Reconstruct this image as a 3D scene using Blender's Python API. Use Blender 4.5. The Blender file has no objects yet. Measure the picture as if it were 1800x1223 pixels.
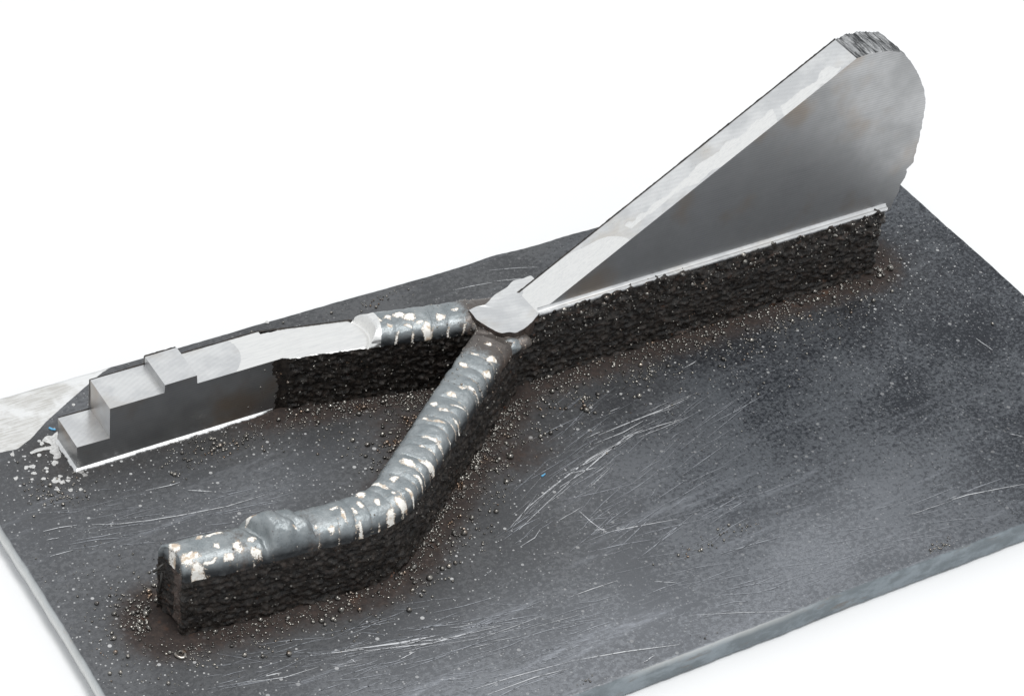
import bpy, math, random
import numpy as np
from mathutils import Matrix, Vector

# ------------------------------------------------------------------ camera
# The lens and the pose come from the vanishing points of the plate's edges.
# Lengths below are in drawing units (1 unit = 0.6 mm); W() turns them to metres.
S = 0.0006
sc = bpy.context.scene
FPX, CX, CY = 4545.94, 900.0, 611.5
R = np.array([[0.85638707, -0.26345917, 0.44406131],
              [-0.50817883, -0.58232188, 0.63455142],
              [0.09140822, -0.76908419, -0.6325773]])
CAM = np.array([-365.4, -742.5, 1000.0])          # plate front-left top corner is the origin
OFF = np.array([-334.0, -172.0, 16.0])            # plate centred, its underside at height 0
def W(p): return (np.asarray(p, float) + OFF) * S
def Pz(p, z=0.0):
    w = R @ np.array([p[0]-CX, p[1]-CY, FPX]); t = (z-CAM[2])/w[2]; return CAM + w*t
def Py(p, y):
    w = R @ np.array([p[0]-CX, p[1]-CY, FPX]); t = (y-CAM[1])/w[1]; return CAM + w*t

cd = bpy.data.cameras.new("camera"); cam = bpy.data.objects.new("camera", cd)
sc.collection.objects.link(cam); sc.camera = cam
cd.sensor_width = 36.0; cd.lens = FPX/1800*36; cd.clip_start = 0.02; cd.clip_end = 100
M = Matrix.Identity(4)
for i in range(3):
    M[i][0] = R[i, 0]; M[i][1] = -R[i, 1]; M[i][2] = -R[i, 2]; M[i][3] = W(CAM)[i]
cam.matrix_world = M

# ------------------------------------------------------------------ light
wd = bpy.data.worlds.new("World"); sc.world = wd; wd.use_nodes = True
bg = wd.node_tree.nodes["Background"]
bg.inputs[0].default_value = (0.955, 0.98, 1.0, 1); bg.inputs[1].default_value = 0.85
def softbox(name, loc, target, sx, sy, power, col=(1, 1, 1)):
    l = bpy.data.lights.new(name, 'AREA'); l.shape = 'RECTANGLE'; l.size = sx; l.size_y = sy
    l.energy = power; l.color = col
    o = bpy.data.objects.new(name, l); sc.collection.objects.link(o)
    o.location = loc
    o.rotation_euler = (Vector(target)-Vector(loc)).to_track_quat('-Z', 'Y').to_euler()
    return o
softbox("softbox_overhead", (0.12, -0.22, 2.75), (0, 0, 0), 0.95, 0.95, 58, (1.0, 0.99, 0.97))
sc.view_settings.view_transform = 'Standard'; sc.view_settings.look = 'None'
sc.view_settings.exposure = 0.0; sc.view_settings.gamma = 1.0
sc.view_settings.use_curve_mapping = False
sc.render.engine = 'CYCLES'
sc.render.resolution_x = 1024; sc.render.resolution_y = 695

# ------------------------------------------------------------------ helpers
rng = np.random.default_rng(7); random.seed(7)
def _hash(ix, iy, iz, seed):
    h = (ix.astype(np.int64)*374761393 + iy.astype(np.int64)*668265263 + iz.astype(np.int64)*2147483647 + seed*974634777) & 0xffffffff
    h = ((h ^ (h >> 13))*1274126177) & 0xffffffff
    h = ((h ^ (h >> 16))*2246822519) & 0xffffffff
    return ((h ^ (h >> 15)) & 0xffffff)/float(0xffffff)
def vn(x, y, z=0.0, seed=0):
    x, y, z = np.broadcast_arrays(np.asarray(x, float), np.asarray(y, float), np.asarray(z, float))
    x0, y0, z0 = np.floor(x), np.floor(y), np.floor(z)
    fx, fy, fz = x-x0, y-y0, z-z0
    fx, fy, fz = [f*f*(3-2*f) for f in (fx, fy, fz)]
    r = 0
    for a in (0, 1):
        for b in (0, 1):
            for c in (0, 1):
                r = r + _hash(x0+a, y0+b, z0+c, seed)*(fx if a else 1-fx)*(fy if b else 1-fy)*(fz if c else 1-fz)
    return r
def fbm(x, y, z=0.0, seed=0, oct=4):
    r, amp, tot = 0, 1.0, 0
    for o in range(oct):
        r = r + amp*vn(np.asarray(x)*2**o, np.asarray(y)*2**o, np.asarray(z)*2**o, seed+o*17); tot += amp; amp *= .5
    return r/tot
def sst(a, b, x):
    t = np.clip((x-a)/(b-a), 0, 1); return t*t*(3-2*t)

def make_mesh(name, V, F, mat, attrs=None, smooth=True):
    """V in drawing units (n,3); F an (m,4) array, or list of polygons."""
    me = bpy.data.meshes.new(name)
    V = W(V)
    if isinstance(F, np.ndarray):
        n, k = F.shape
        me.vertices.add(len(V)); me.vertices.foreach_set("co", V.astype(np.float32).ravel())
        me.loops.add(n*k); me.loops.foreach_set("vertex_index", F.astype(np.int32).ravel())
        me.polygons.add(n); me.polygons.foreach_set("loop_start", np.arange(0, n*k, k, dtype=np.int32))
        me.update(calc_edges=True)
    else:
        me.from_pydata(V.tolist(), [], [list(map(int, f)) for f in F])
    me.validate()
    if smooth: me.polygons.foreach_set("use_smooth", np.ones(len(me.polygons), bool))
    for k, v in (attrs or {}).items():
        a = me.attributes.new(k, 'FLOAT', 'POINT'); a.data.foreach_set("value", np.asarray(v, np.float32).ravel())
    if mat: me.materials.append(mat)
    me.update()
    return me
def link(name, me, parent=None):
    o = bpy.data.objects.new(name, me); sc.collection.objects.link(o)
    if parent is not None:
        o.parent = parent; o.matrix_parent_inverse = parent.matrix_world.inverted()
    return o
def tag(o, label=None, cat=None, group=None, kind=None):
    for k, v in (("label", label), ("category", cat), ("group", group), ("kind", kind)):
        if v: o[k] = v
    return o
def empty(name, p):
    o = bpy.data.objects.new(name, None); sc.collection.objects.link(o)
    o.location = W(p); o.empty_display_size = 0.01
    bpy.context.view_layer.update(); return o
def gridF(nu, nv):
    i = np.arange(nu-1)[:, None]*nv + np.arange(nv-1)[None, :]
    i = i.ravel(); return np.stack([i, i+nv, i+nv+1, i+1], 1)

# ------------------------------------------------------------------ materials
class N:
    def __init__(s, name):
        s.m = bpy.data.materials.new(name); s.m.use_nodes = True
        s.t = s.m.node_tree; s.b = s.t.nodes["Principled BSDF"]
        s.tc = None
    def n(s, typ, **kw):
        x = s.t.nodes.new(typ)
        for k, v in kw.items(): setattr(x, k, v)
        return x
    def put(s, sock, v):
        if hasattr(v, "is_output") or isinstance(v, bpy.types.NodeSocket): s.t.links.new(v, sock)
        else:
            if sock.type == 'RGBA' and len(v) == 3: v = (*v, 1)
            sock.default_value = v
    def pos(s):
        if s.tc is None: s.tc = s.n("ShaderNodeNewGeometry").outputs["Position"]
        return s.tc
    def mapped(s, scale):                     # world position in drawing units, stretched
        v = s.n("ShaderNodeVectorMath", operation='MULTIPLY'); s.put(v.inputs[0], s.pos())
        if isinstance(scale, (int, float)): scale = (scale,)*3
        v.inputs[1].default_value = [k/S for k in scale]; return v.outputs[0]
    def noise(s, scale, detail=4, rough=.55, dist=0):
        x = s.n("ShaderNodeTexNoise"); s.put(x.inputs["Vector"], s.mapped(scale)); x.inputs["Scale"].default_value = 1
        x.inputs["Detail"].default_value = detail; x.inputs["Roughness"].default_value = rough; x.inputs["Distortion"].default_value = dist
        return x.outputs[0]
    def voro(s, scale, feature='F1'):
        x = s.n("ShaderNodeTexVoronoi", feature=feature); s.put(x.inputs["Vector"], s.mapped(scale)); x.inputs["Scale"].default_value = 1
        return x
    def attr(s, name):
        x = s.n("ShaderNodeAttribute", attribute_name=name); return x.outputs["Fac"]
    def ramp(s, v, a, b, lo=0.0, hi=1.0):
        x = s.n("ShaderNodeMapRange"); x.interpolation_type = 'SMOOTHSTEP'
        s.put(x.inputs[0], v); x.inputs[1].default_value = a; x.inputs[2].default_value = b
        x.inputs[3].default_value = lo; x.inputs[4].default_value = hi; return x.outputs[0]
    def math(s, op, a, b=None, c=None):
        x = s.n("ShaderNodeMath", operation=op); s.put(x.inputs[0], a)
        if b is not None: s.put(x.inputs[1], b)
        if c is not None: s.put(x.inputs[2], c)
        return x.outputs[0]
    def mix(s, f, a, b):
        x = s.n("ShaderNodeMix", data_type='RGBA'); s.put(x.inputs["Factor"], f); s.put(x.inputs["A"], a) if False else None
        s.put(x.inputs[6], a); s.put(x.inputs[7], b); return x.outputs[2]
    def mixf(s, f, a, b):
        x = s.n("ShaderNodeMix", data_type='FLOAT'); s.put(x.inputs[0], f); s.put(x.inputs[2], a); s.put(x.inputs[3], b); return x.outputs[0]
    def bump(s, h, dist, strength=1.0, prev=None):
        x = s.n("ShaderNodeBump"); x.inputs["Strength"].default_value = strength; x.inputs["Distance"].default_value = dist*S
        s.put(x.inputs["Height"], h)
        if prev is not None: s.put(x.inputs["Normal"], prev)
        return x.outputs[0]
    def set(s, **kw):
        for k, v in kw.items(): s.put(s.b.inputs[k], v)
        return s.m

def mat_table():
    n = N("white_paper"); return n.set(**{"Base Color": (.675, .68, .688), "Roughness": .7})
def mat_plate():
    n = N("mill_scale_steel")
    mott = n.noise((.32, .37, .32), 7, .74); broad = n.noise(.018, 3, .5); fine = n.noise(1.6, 3, .6)
    cell = n.noise(.60, 5, .75)
    wear_sheen = n.attr("wear_sheen"); mw = n.attr("mottle")
    m = n.math('ADD', mott, n.math('MULTIPLY', n.math('SUBTRACT', broad, .5), .46))
    m = n.ramp(m, .46, .57)
    flake = n.ramp(n.math('ADD', cell, n.math('MULTIPLY', n.math('SUBTRACT', broad, .5), .2)), .51, .57)
    dark = n.mix(wear_sheen, n.mix(mw, (.052, .054, .058), (.013, .0155, .021)), (.124, .131, .144))  # scale tones; the paler one carries wear and a painted sheen
    lite = n.mix(wear_sheen, n.mix(mw, (.088, .090, .094), (.064, .070, .079)), (.195, .205, .223))
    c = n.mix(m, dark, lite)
    c = n.mix(n.math('MULTIPLY', flake, n.mixf(mw, .25, .60)), c, n.mix(mw, (.120, .122, .126), (.122, .131, .145)))
    c = n.mix(n.ramp(fine, .42, .75, 0, .30), c, (.045, .048, .053))
    # fine rolling / wiping streaks, in the direction the plate was dragged
    st = n.ramp(n.noise((.03, .9, .5), 6, .75), .55, .80)
    c = n.mix(n.math('MULTIPLY', n.math('MULTIPLY', st, wear_sheen), .5), c, (.36, .38, .415))
    st2 = n.math('MULTIPLY', n.attr("scuff"), n.ramp(n.noise((.06, .5, .5), 5, .75), .35, .70))
    c = n.mix(n.math('MULTIPLY', st2, .55), c, (.36, .38, .42))
    so = n.attr("soot")
    c = n.mix(n.math('MULTIPLY', so, n.ramp(n.noise(.06, 4, .65), .25, .75, .65, 1.0)), c, n.mix(n.ramp(cell, .5, .62), (.030, .028, .027), (.062, .058, .055)))
    # pale specks of flattened spatter
    v = n.voro(.17); v2 = n.voro(.55)
    rnd = n.n("ShaderNodeSeparateColor"); n.put(rnd.inputs[0], v.outputs["Color"])
    sp = n.math('LESS_THAN', v.outputs["Distance"], n.math('MULTIPLY', n.math('POWER', rnd.outputs[0], 3.0), .22))
    rnd2 = n.n("ShaderNodeSeparateColor"); n.put(rnd2.inputs[0], v2.outputs["Color"])
    sp2 = n.math('LESS_THAN', v2.outputs["Distance"], n.math('MULTIPLY', n.math('POWER', rnd2.outputs[0], 4.0), .34))
    sp = n.math('MULTIPLY', n.math('MAXIMUM', sp, sp2), n.attr("speck"))
    c = n.mix(n.math('MULTIPLY', sp, .85), c, (.55, .55, .55))
    # rust and soot round the weld
    rust = n.attr("rust")
    rn = n.ramp(n.math('ADD', rust, n.math('MULTIPLY', n.math('SUBTRACT', n.noise(.12, 6, .7), .5), .85)), .15, .80)
    rc = n.mix(n.ramp(n.noise(.35, 5, .7), .4, .7), (.026, .0195, .0175), (.052, .037, .031))
    rc = n.mix(n.math('MULTIPLY', n.ramp(n.noise(.09, 3, .6), .60, .78, 0, .55), n.ramp(rust, .5, .9)), rc, (.10, .046, .024))
    c = n.mix(n.math('MULTIPLY', rn, .93), c, rc)
    # bare, ground steel
    g = n.ramp(n.math('ADD', n.attr("ground"), n.math('MULTIPLY', n.math('SUBTRACT', n.noise(.5, 4, .6), .5), .25)), .46, .54)
    gl = n.noise((.08, .9, .5), 4, .6, .6)
    gc = n.mix(n.ramp(gl, .35, .65), (.60, .585, .555), (.78, .775, .76)); gc = n.mix(n.ramp(n.noise(.035, 4, .65), .46, .62), gc, n.mix(gl, (.80, .80, .80), (.92, .92, .91)))
    c = n.mix(g, c, gc)
    # side faces: cut edge
    e = n.attr("edge")
    ec = n.mix(n.ramp(n.noise((.05, .05, .10), 5, .65), .40, .62), (.15, .175, .19), (.235, .27, .295))
    ec = n.mix(n.ramp(n.noise((.03, .03, .12), 5, .7), .54, .68, 0, .8), ec, (.16, .145, .13))
    c = n.mix(e, c, n.mix(n.attr("bright"), ec, (.82, .82, .80)))
    rough = n.mixf(rn, n.ramp(m, 0, 1, .46, .36), .72)
    rough = n.mixf(g, rough, .42); rough = n.mixf(e, rough, .5)
    metal = n.mixf(rn, .35, 0.0); metal = n.mixf(g, metal, .95); metal = n.mixf(e, metal, n.attr("bright"))
    b = n.bump(n.math('ADD', mott, n.math('MULTIPLY', fine, .5)), .35, .5)
    return n.set(**{"Base Color": c, "Roughness": rough, "Metallic": metal, "Normal": b, "Specular IOR Level": n.mixf(rn, n.mixf(mw, .5, .30), .22)})
def mat_raw():
    n = N("oxidised_raw_wall")
    a = n.noise(.25, 6, .65); b = n.noise((.10, .10, .35), 5, .65)
    c = n.mix(n.ramp(a, .40, .68), (.0085, .0072, .0065), (.034, .0265, .0215))
    c = n.mix(n.math('MULTIPLY', n.ramp(b, .52, .70), n.attr("brown")), c, (.060, .038, .029))
    c = n.mix(n.math('MULTIPLY', n.ramp(n.noise(.14, 4, .7), .62, .72), n.attr("brown")), c, (.11, .045, .020))
    c = n.mix(n.math('MULTIPLY', n.ramp(n.noise(.6, 4, .7), .60, .70), .55), c, (.13, .115, .10))  # grey specks, with glints painted in as colour
    c = n.mix(n.math('MULTIPLY', n.attr("endf"), .9), c, n.mix(n.ramp(a, .35, .65), (.046, .034, .029), (.100, .072, .060)))
    bb = n.bump(n.math('ADD', n.noise(.8, 5, .65), n.math('MULTIPLY', n.noise(2.2, 3, .6), .4)), 1.0, .7)
    return n.set(**{"Base Color": c, "Roughness": n.ramp(a, .3, .7, .24, .48), "Metallic": .0, "Specular IOR Level": .42, "Normal": bb})
def mat_bead():
    n = N("blue_grey_weld_bead")
    a = n.noise(.10, 5, .6); f = n.noise(.9, 4, .65)
    c = n.mix(n.ramp(a, .35, .68), (.212, .236, .248), (.305, .328, .338))
    c = n.mix(n.ramp(f, .55, .75, 0, .30), c, (.44, .455, .46))
    c = n.mix(n.ramp(n.noise(1.3, 3, .6), .63, .69, 0, .7), c, (.06, .05, .043))
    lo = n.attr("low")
    c = n.mix(lo, c, (.018, .020, .022))  # oxide tone plus shoulder shading, put into the bead colour
    br = n.ramp(n.math('ADD', n.attr("brown"), n.math('MULTIPLY', n.math('SUBTRACT', n.noise(.3, 5, .7), .5), 1.1)), .45, .85)
    c = n.mix(n.math('MULTIPLY', br, .8), c, (.085, .062, .050))
    p = n.math('ADD', n.attr("patch"), n.math('ADD', n.math('MULTIPLY', n.math('SUBTRACT', n.noise(.30, 4, .7), .5), 1.2), n.math('MULTIPLY', n.math('SUBTRACT', n.noise(1.0, 5, .75), .5), 1.9)))
    rim = n.ramp(p, .40, .48); core = n.ramp(p, .52, .58)
    tan = n.mix(n.ramp(n.noise(.22, 3, .6), .42, .62), (.30, .19, .115), (.50, .43, .33))
    c = n.mix(n.math('MULTIPLY', rim, .85), c, tan)
    c = n.mix(core, c, n.mix(n.ramp(n.noise(.20, 3, .6), .50, .66), (.78, .76, .715), (.48, .385, .29)))
    metal = n.mixf(rim, .66, .0); metal = n.mixf(lo, metal, 0.0)
    rough = n.mixf(rim, n.ramp(f, .3, .7, .33, .48), .5)
    bb = n.bump(n.math('ADD', n.math('ADD', f, n.math('MULTIPLY', n.noise(2.5, 3, .6), .3)), n.math('MULTIPLY', core, .6)), .6, .5)
    return n.set(**{"Base Color": c, "Roughness": rough, "Metallic": metal, "Normal": bb})
def mat_milled(name, dark=0.0):
    # machined steel: fine cutter lines that run along the part
    n = N(name)
    v = n.n("ShaderNodeSeparateXYZ"); n.put(v.inputs[0], n.mapped(1.0))
    wob = n.math('MULTIPLY', n.noise(.03, 2, .5), .8)
    z = n.math('ADD', v.outputs[2], wob)
    ln = n.math('SINE', n.math('MULTIPLY', z, 2*math.pi/1.75))
    ln = n.math('ADD', n.math('MULTIPLY', ln, .5), .5)
    st = n.noise((.02, .02, 1.2), 4, .7); cloud = n.noise(.030, 4, .6); tint = n.noise(.022, 3, .55)
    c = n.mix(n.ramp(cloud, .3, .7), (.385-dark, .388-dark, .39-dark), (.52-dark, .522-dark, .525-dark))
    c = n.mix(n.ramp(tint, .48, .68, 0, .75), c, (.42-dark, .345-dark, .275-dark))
    c = n.mix(n.math('MULTIPLY', n.math('MULTIPLY', ln, n.ramp(n.noise(.05, 3, .6), .3, .7, .4, 1)), .30), c, (.17, .175, .185))
    c = n.mix(n.ramp(st, .5, .8, 0, .35), c, (.25, .255, .265))
    b = n.bump(n.math('ADD', n.math('MULTIPLY', ln, .5), st), .12, .30)
    return n.set(**{"Base Color": c, "Metallic": .9, "Roughness": n.ramp(cloud, .3, .7, .40, .31), "Normal": b})
def mat_ground(name="ground_bright_steel", warm=0.0):
    n = N(name)
    g = n.noise((.06, .9, .5), 5, .65, 1.2); cl = n.noise(.05, 4, .6); f = n.noise(1.2, 3, .6)
    c = n.mix(n.ramp(cl, .36, .66), (.66, .665, .67), (.82, .82, .815))
    c = n.mix(n.ramp(n.noise(.035, 3, .6), .52, .74, 0, .6), c, (.62, .575, .51))
    c = n.mix(n.ramp(g, .52, .75, 0, .25), c, (.45, .455, .46))
    wv = n.n("ShaderNodeTexWave", wave_type='RINGS', rings_direction='Z'); wm = n.n("ShaderNodeVectorMath", operation='ADD'); n.put(wm.inputs[0], n.mapped(.11)); wm.inputs[1].default_value = (9.0, 21.0, 0)
    n.put(wv.inputs["Vector"], wm.outputs[0]); wv.inputs["Scale"].default_value = 1.0; wv.inputs["Distortion"].default_value = 1.6; wv.inputs["Detail"].default_value = 3
    c = n.mix(n.math('MULTIPLY', wv.outputs["Fac"], .13), c, (.47, .47, .475))
    fin = n.attr("finish")
    fe = n.ramp(n.math('ADD', fin, n.math('MULTIPLY', n.math('SUBTRACT', n.noise((.15, .5, .15), 4, .7), .5), .35)), .44, .54)
    c = n.mix(fe, c, n.mix(n.ramp(g, .4, .7), (.84, .835, .82), (.74, .74, .735)))
    met = n.mixf(fe, .95, .85)
    b = n.bump(n.math('ADD', g, n.math('MULTIPLY', f, .3)), .10, .30)
    return n.set(**{"Base Color": c, "Metallic": met, "Roughness": n.mixf(fe, n.ramp(g, .3, .7, .27, .36), .34), "Normal": b})
def mat_tip():
    n = N("ridged_raw_tip")
    a = n.noise((.42, .05, .30), 5, .7); b = n.noise(.4, 5, .7)
    c = n.mix(n.ramp(a, .38, .62), (.035, .037, .040), (.40, .405, .41))
    c = n.mix(n.ramp(b, .60, .72, 0, .6), c, (.035, .033, .032))
    bb = n.bump(n.math('ADD', a, n.math('MULTIPLY', b, .6)), 1.0, .7)
    return n.set(**{"Base Color": c, "Metallic": .75, "Roughness": .36, "Normal": bb})
def mat_spatter():
    n = N("spatter_steel")
    oi = n.n("ShaderNodeObjectInfo").outputs["Random"]
    a = n.noise(.22, 3, .6)
    c = n.mix(n.ramp(a, .35, .65), (.10, .095, .09), (.30, .285, .26))
    c = n.mix(n.ramp(n.noise(.06, 3, .6), .56, .70, 0, .75), c, (.21, .125, .075))
    return n.set(**{"Base Color": c, "Metallic": .8, "Roughness": n.ramp(oi, 0, 1, .16, .30)})
def mat_scratch(name, col):
    n = N(name); k = n.ramp(n.noise(.40, 4, .7), .32, .52)
    return n.set(**{"Base Color": n.mix(k, (.085, .09, .10), col), "Roughness": .45, "Metallic": .4})
def mat_plain(name, col, rough, metal):
    n = N(name); k = n.noise(.6, 4, .6)
    return n.set(**{"Base Color": n.mix(n.ramp(k, .35, .7), [x*.8 for x in col], [min(1, x*1.15) for x in col]), "Roughness": rough, "Metallic": metal})

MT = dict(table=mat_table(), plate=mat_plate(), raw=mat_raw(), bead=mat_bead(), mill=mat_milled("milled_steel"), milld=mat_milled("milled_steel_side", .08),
          ground=mat_ground(), tip=mat_tip(), spat=mat_spatter(), bare=mat_scratch("bare_scratch", (.56, .57, .59)),
          faint=mat_scratch("faint_scratch", (.33, .345, .375)),
          splat=mat_plain("ground_spatter", (.80, .79, .77), .36, 1.0), wire=mat_plain("burnt_wire", (.04, .038, .035), .5, .4),
          blue=mat_plain("blue_chip", (.12, .38, .62), .4, .0))

# ------------------------------------------------------------------ table
tb = 6.0
me = bpy.data.meshes.new("tabletop")
me.from_pydata([(-tb, -tb, 0), (tb, -tb, 0), (tb, tb, 0), (-tb, tb, 0)], [], [(0, 1, 2, 3)]); me.materials.append(MT['table'])
tag(link("tabletop", me), kind="structure")

# ------------------------------------------------------------------ centre lines of the printed part
def spline(P, step):
    P = np.asarray(P, float); Q = np.vstack([2*P[0]-P[1], P, 2*P[-1]-P[-2]]); out = []
    for i in range(1, len(Q)-2):
        p0, p1, p2, p3 = Q[i-1:i+3]
        for t in np.linspace(0, 1, 40, endpoint=False):
            out.append(.5*((2*p1)+(-p0+p2)*t+(2*p0-5*p1+4*p2-p3)*t*t+(-p0+3*p1-3*p2+p3)*t**3))
    out.append(Q[-2]); out = np.array(out)
    d = np.r_[0, np.cumsum(np.linalg.norm(np.diff(out, axis=0), axis=1))]
    s = np.arange(0, d[-1], step); return np.stack([np.interp(s, d, out[:, k]) for k in (0, 1)], 1), s
REAR = [(163, 283.6), (186, 281), (205, 277.5), (231, 271.8), (258, 265.5), (285, 259.5), (322, 251)]
FRONT = [(54.5, 140.3), (70, 138.3), (85, 136.6), (115, 134), (145, 131.4), (160, 130.9), (173, 132.6), (184, 138), (193.5, 145.3), (215, 162), (249, 189), (283.5, 215.3), (311, 236)]
RIGHT = [(316, 243.3), (450, 243.3), (591, 243.3)]
fp = [spline(REAR, 2)[0], spline(FRONT, 2)[0], spline(RIGHT, 2)[0], spline([(55, 284), (115, 284), (176, 284)], 2)[0]]
def part_dist(x, y):
    """distance from (x,y) to the foot of the printed part"""
    d = np.full(np.shape(x), 1e9)
    for P in fp:
        for k in range(0, len(P), 3):
            d = np.minimum(d, (x-P[k, 0])**2+(y-P[k, 1])**2)
    return np.sqrt(d)-13.5

# ------------------------------------------------------------------ base plate
plate = tag(empty("steel_plate", (334, 172, -16)), "thick dark grey steel base plate with scratches and brown weld soot", "steel plate")
def build_slab():
    L, D, st = 668.0, 343.5, 1.0
    nx, ny = int(L/st)+1, int(D/st)+1
    gx, gy = np.meshgrid(np.linspace(0, L, nx), np.linspace(0, D, ny), indexing='ij')
    rim = 1.0
    x = gx.copy(); y = gy.copy()
    # slightly wandering cut edges
    wl = (fbm(gy*.02, 3.3, seed=1)-.5)*4.0 + (fbm(gy*.12, 1.1, seed=2)-.5)*.8
    x += wl*np.exp(-gx/12)
    wr = (fbm(gy*.02, 7.7, seed=4)-.5)*2.0
    x += wr*np.exp(-(L-gx)/12)
    wf = (fbm(gx*.015, 5.1, seed=3)-.5)*1.6 + (fbm(gx*.2, 2.2, seed=6)-.5)*.7
    y += wf*np.exp(-gy/6)
    wb = (fbm(gx*.02, 9.1, seed=5)-.5)*2.4 + 1.8*np.exp(-((gx-372)/14)**2)
    y += wb*np.exp(-(D-gy)/8)
    z = (fbm(gx*.04, gy*.04, seed=9)-.5)*.35
    dd = part_dist(gx, gy)
    halo = np.clip(1-dd/26.0, 0, 1)
    rust = halo**.75*1.05
    # less soot behind the part and beside the machined block, more in the armpit
    behind = sst(296, 312, gy)*sst(40, 60, gx)*(1-sst(330, 420, gx)) + sst(258, 268, gy)*sst(300, 330, gx)
    rust *= 1-.9*np.clip(behind, 0, 1)
    blk = sst(175, 140, gx)*sst(200, 240, gy); rust *= 1-.75*blk
    arm = np.exp(-(((gx-250)/40)**2+((gy-222)/26)**2)); rust = np.maximum(rust, arm*.75)
    gap = np.exp(-(((gx-286)/34)**2+((gy-178)/22)**2)); rust = np.maximum(rust, gap*.70)
    # ground patch at the back left
    gxp = np.array([Pz(p)[:2] for p in ((-120, 812), (0, 795), (30, 789), (55, 770), (80, 742), (110, 715), (150, 680), (180, 655), (205, 641), (235, 625))])
    gb = np.interp(gx, gxp[:, 0], gxp[:, 1]); ground = sst(-2.5, 2.5, gy-gb)
    ground[gx > gxp[-1, 0]] = 0
    # wear with sheen painted in: smoother, paler front; speckled scale, darker to the right
    wear_sheen = np.clip(sst(130, 15, gy)*sst(600, 400, gx)*sst(-40, 190, gx) + .30*sst(150, 40, gx)*sst(60, 130, gy) + .55*np.exp(-(((gx-140)/70)**2+((gy-205)/30)**2)) + .4*np.exp(-(((gx-330)/60)**2+((gy-130)/40)**2)), 0, 1)
    wear_sheen *= .55+.9*fbm(gx*.015, gy*.03, seed=21)
    ang = gy-.10*gx
    scuff = sst(.60, .80, fbm(gx*.012+ang*.01, ang*.20, seed=31, oct=5))*np.clip(wear_sheen+.25, 0, 1)*sst(10, 30, dd)
    soot = .85*np.exp(-np.maximum(dd-4, 0)/24.0)*(1-.75*np.clip(behind, 0, 1))
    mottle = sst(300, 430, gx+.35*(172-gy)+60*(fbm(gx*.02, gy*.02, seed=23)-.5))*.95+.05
    speck = np.clip(.22+1.1*np.exp(-np.maximum(dd-10, 0)/40), 0, 1)
    speck = speck*(1-np.clip(behind, 0, 1)*.6)
    nb = 0
    # rim rows: top grid, then a skirt of three rows round the border
    idx = np.arange(nx*ny).reshape(nx, ny)
    V = np.stack([x, y, z], -1).reshape(-1, 3); F = [gridF(nx, ny)]
    loop = np.r_[idx[:, 0], idx[-1, 1:], idx[-2::-1, -1], idx[0, -2:0:-1]]
    P = V[loop]; nl = len(loop)
    c = P[:, :2]-np.array([L/2, D/2]); out = np.zeros((nl, 2))
    out[:nx, 1] = -1; out[nx:nx+ny-1, 0] = 1; out[nx+ny-1:2*nx+ny-2, 1] = 1; out[2*nx+ny-2:, 0] = -1
    per = np.arange(nl)*1.0
    jag = (fbm(per*.15, .5, seed=41)-.5)
    rows = [loop]; edge = [np.zeros(len(V))]; base = len(V); Vs = [V]
    onleft = (out[:, 0] < 0)
    for (o, dz) in ((.45, -.25), (.8, -1.0), (.9, -5.0), (.6, -10.5), (1.0, -14.6), (.2, -15.9)):
        q = P.copy(); oo = o + jag*.5 + (fbm(per*.3, dz*.3, seed=42)-.5)*.35
        oo = oo + onleft*np.interp(-dz, [0, 5, 10, 16], [0, 1.2, .6, -1.6])
        q[:, :2] += out*oo[:, None]; q[:, 2] = dz + (P[:, 2] if dz > -2 else 0)
        rows.append(base+np.arange(nl)); base += nl; Vs.append(q)
    fin = P.copy(); fin[:, :2] *= .999; fin[:, 2] = -16
    for a, b in zip(rows[:-1], rows[1:]):
        F.append(np.stack([a, b, np.roll(b, -1), np.roll(a, -1)], 1))
    V = np.vstack(Vs); F = np.vstack(F)
    pad = lambda A: np.r_[A.ravel(), np.tile(A.ravel()[loop], 6)]
    edge = np.r_[np.zeros(nx*ny), np.full(nl, .5), np.ones(nl*5)]
    frontx = P[:, 0]*(out[:, 1] < 0)
    br0 = .75*sst(245, 275, frontx)*sst(400, 330, frontx)
    bright = np.r_[np.zeros(nx*ny), br0+.35*onleft, br0*.5+.35*onleft, np.tile(onleft*.78, 4)]  # left face paled to stand in for table reflection; front strip is bare
    me = make_mesh("slab", V, F, MT['plate'], dict(rust=pad(rust), ground=pad(ground)*(1-edge), wear_sheen=pad(wear_sheen), scuff=pad(scuff), mottle=pad(mottle), soot=pad(soot), speck=pad(speck), edge=edge, bright=bright))
    # close the underside
    return link("slab", me, plate)
slab = build_slab()

# scratches: slim tapered scores in the scale, bare steel showing
def ribbons(name, segs, mat, z):
    V, F = [], []
    for pts, w in segs:
        P = np.array([Pz(p)[:2] for p in pts]); n = len(P)
        if n == 2: P = np.array([P[0]*(1-t)+P[1]*t for t in np.linspace(0, 1, 7)]); n = 7
        T = np.gradient(P, axis=0); T /= np.linalg.norm(T, axis=1)[:, None]+1e-9
        Nn = np.stack([-T[:, 1], T[:, 0]], 1); P = P + Nn*(rng.random((n, 1))-.5)*.35
        ww = w*np.sin(np.linspace(.12, math.pi-.12, n))**.6*(.6+.8*rng.random(n))
        b = len(V)
        for k in range(n):
            V += [[*(P[k]+Nn[k]*ww[k]), z], [*(P[k]-Nn[k]*ww[k]), z]]
        for k in range(n-1): F.append((b+2*k, b+2*k+1, b+2*k+3, b+2*k+2))
    o = link(name, make_mesh(name, np.array(V), F, mat, smooth=False), plate); o["kind"] = "stuff"; return o
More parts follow.
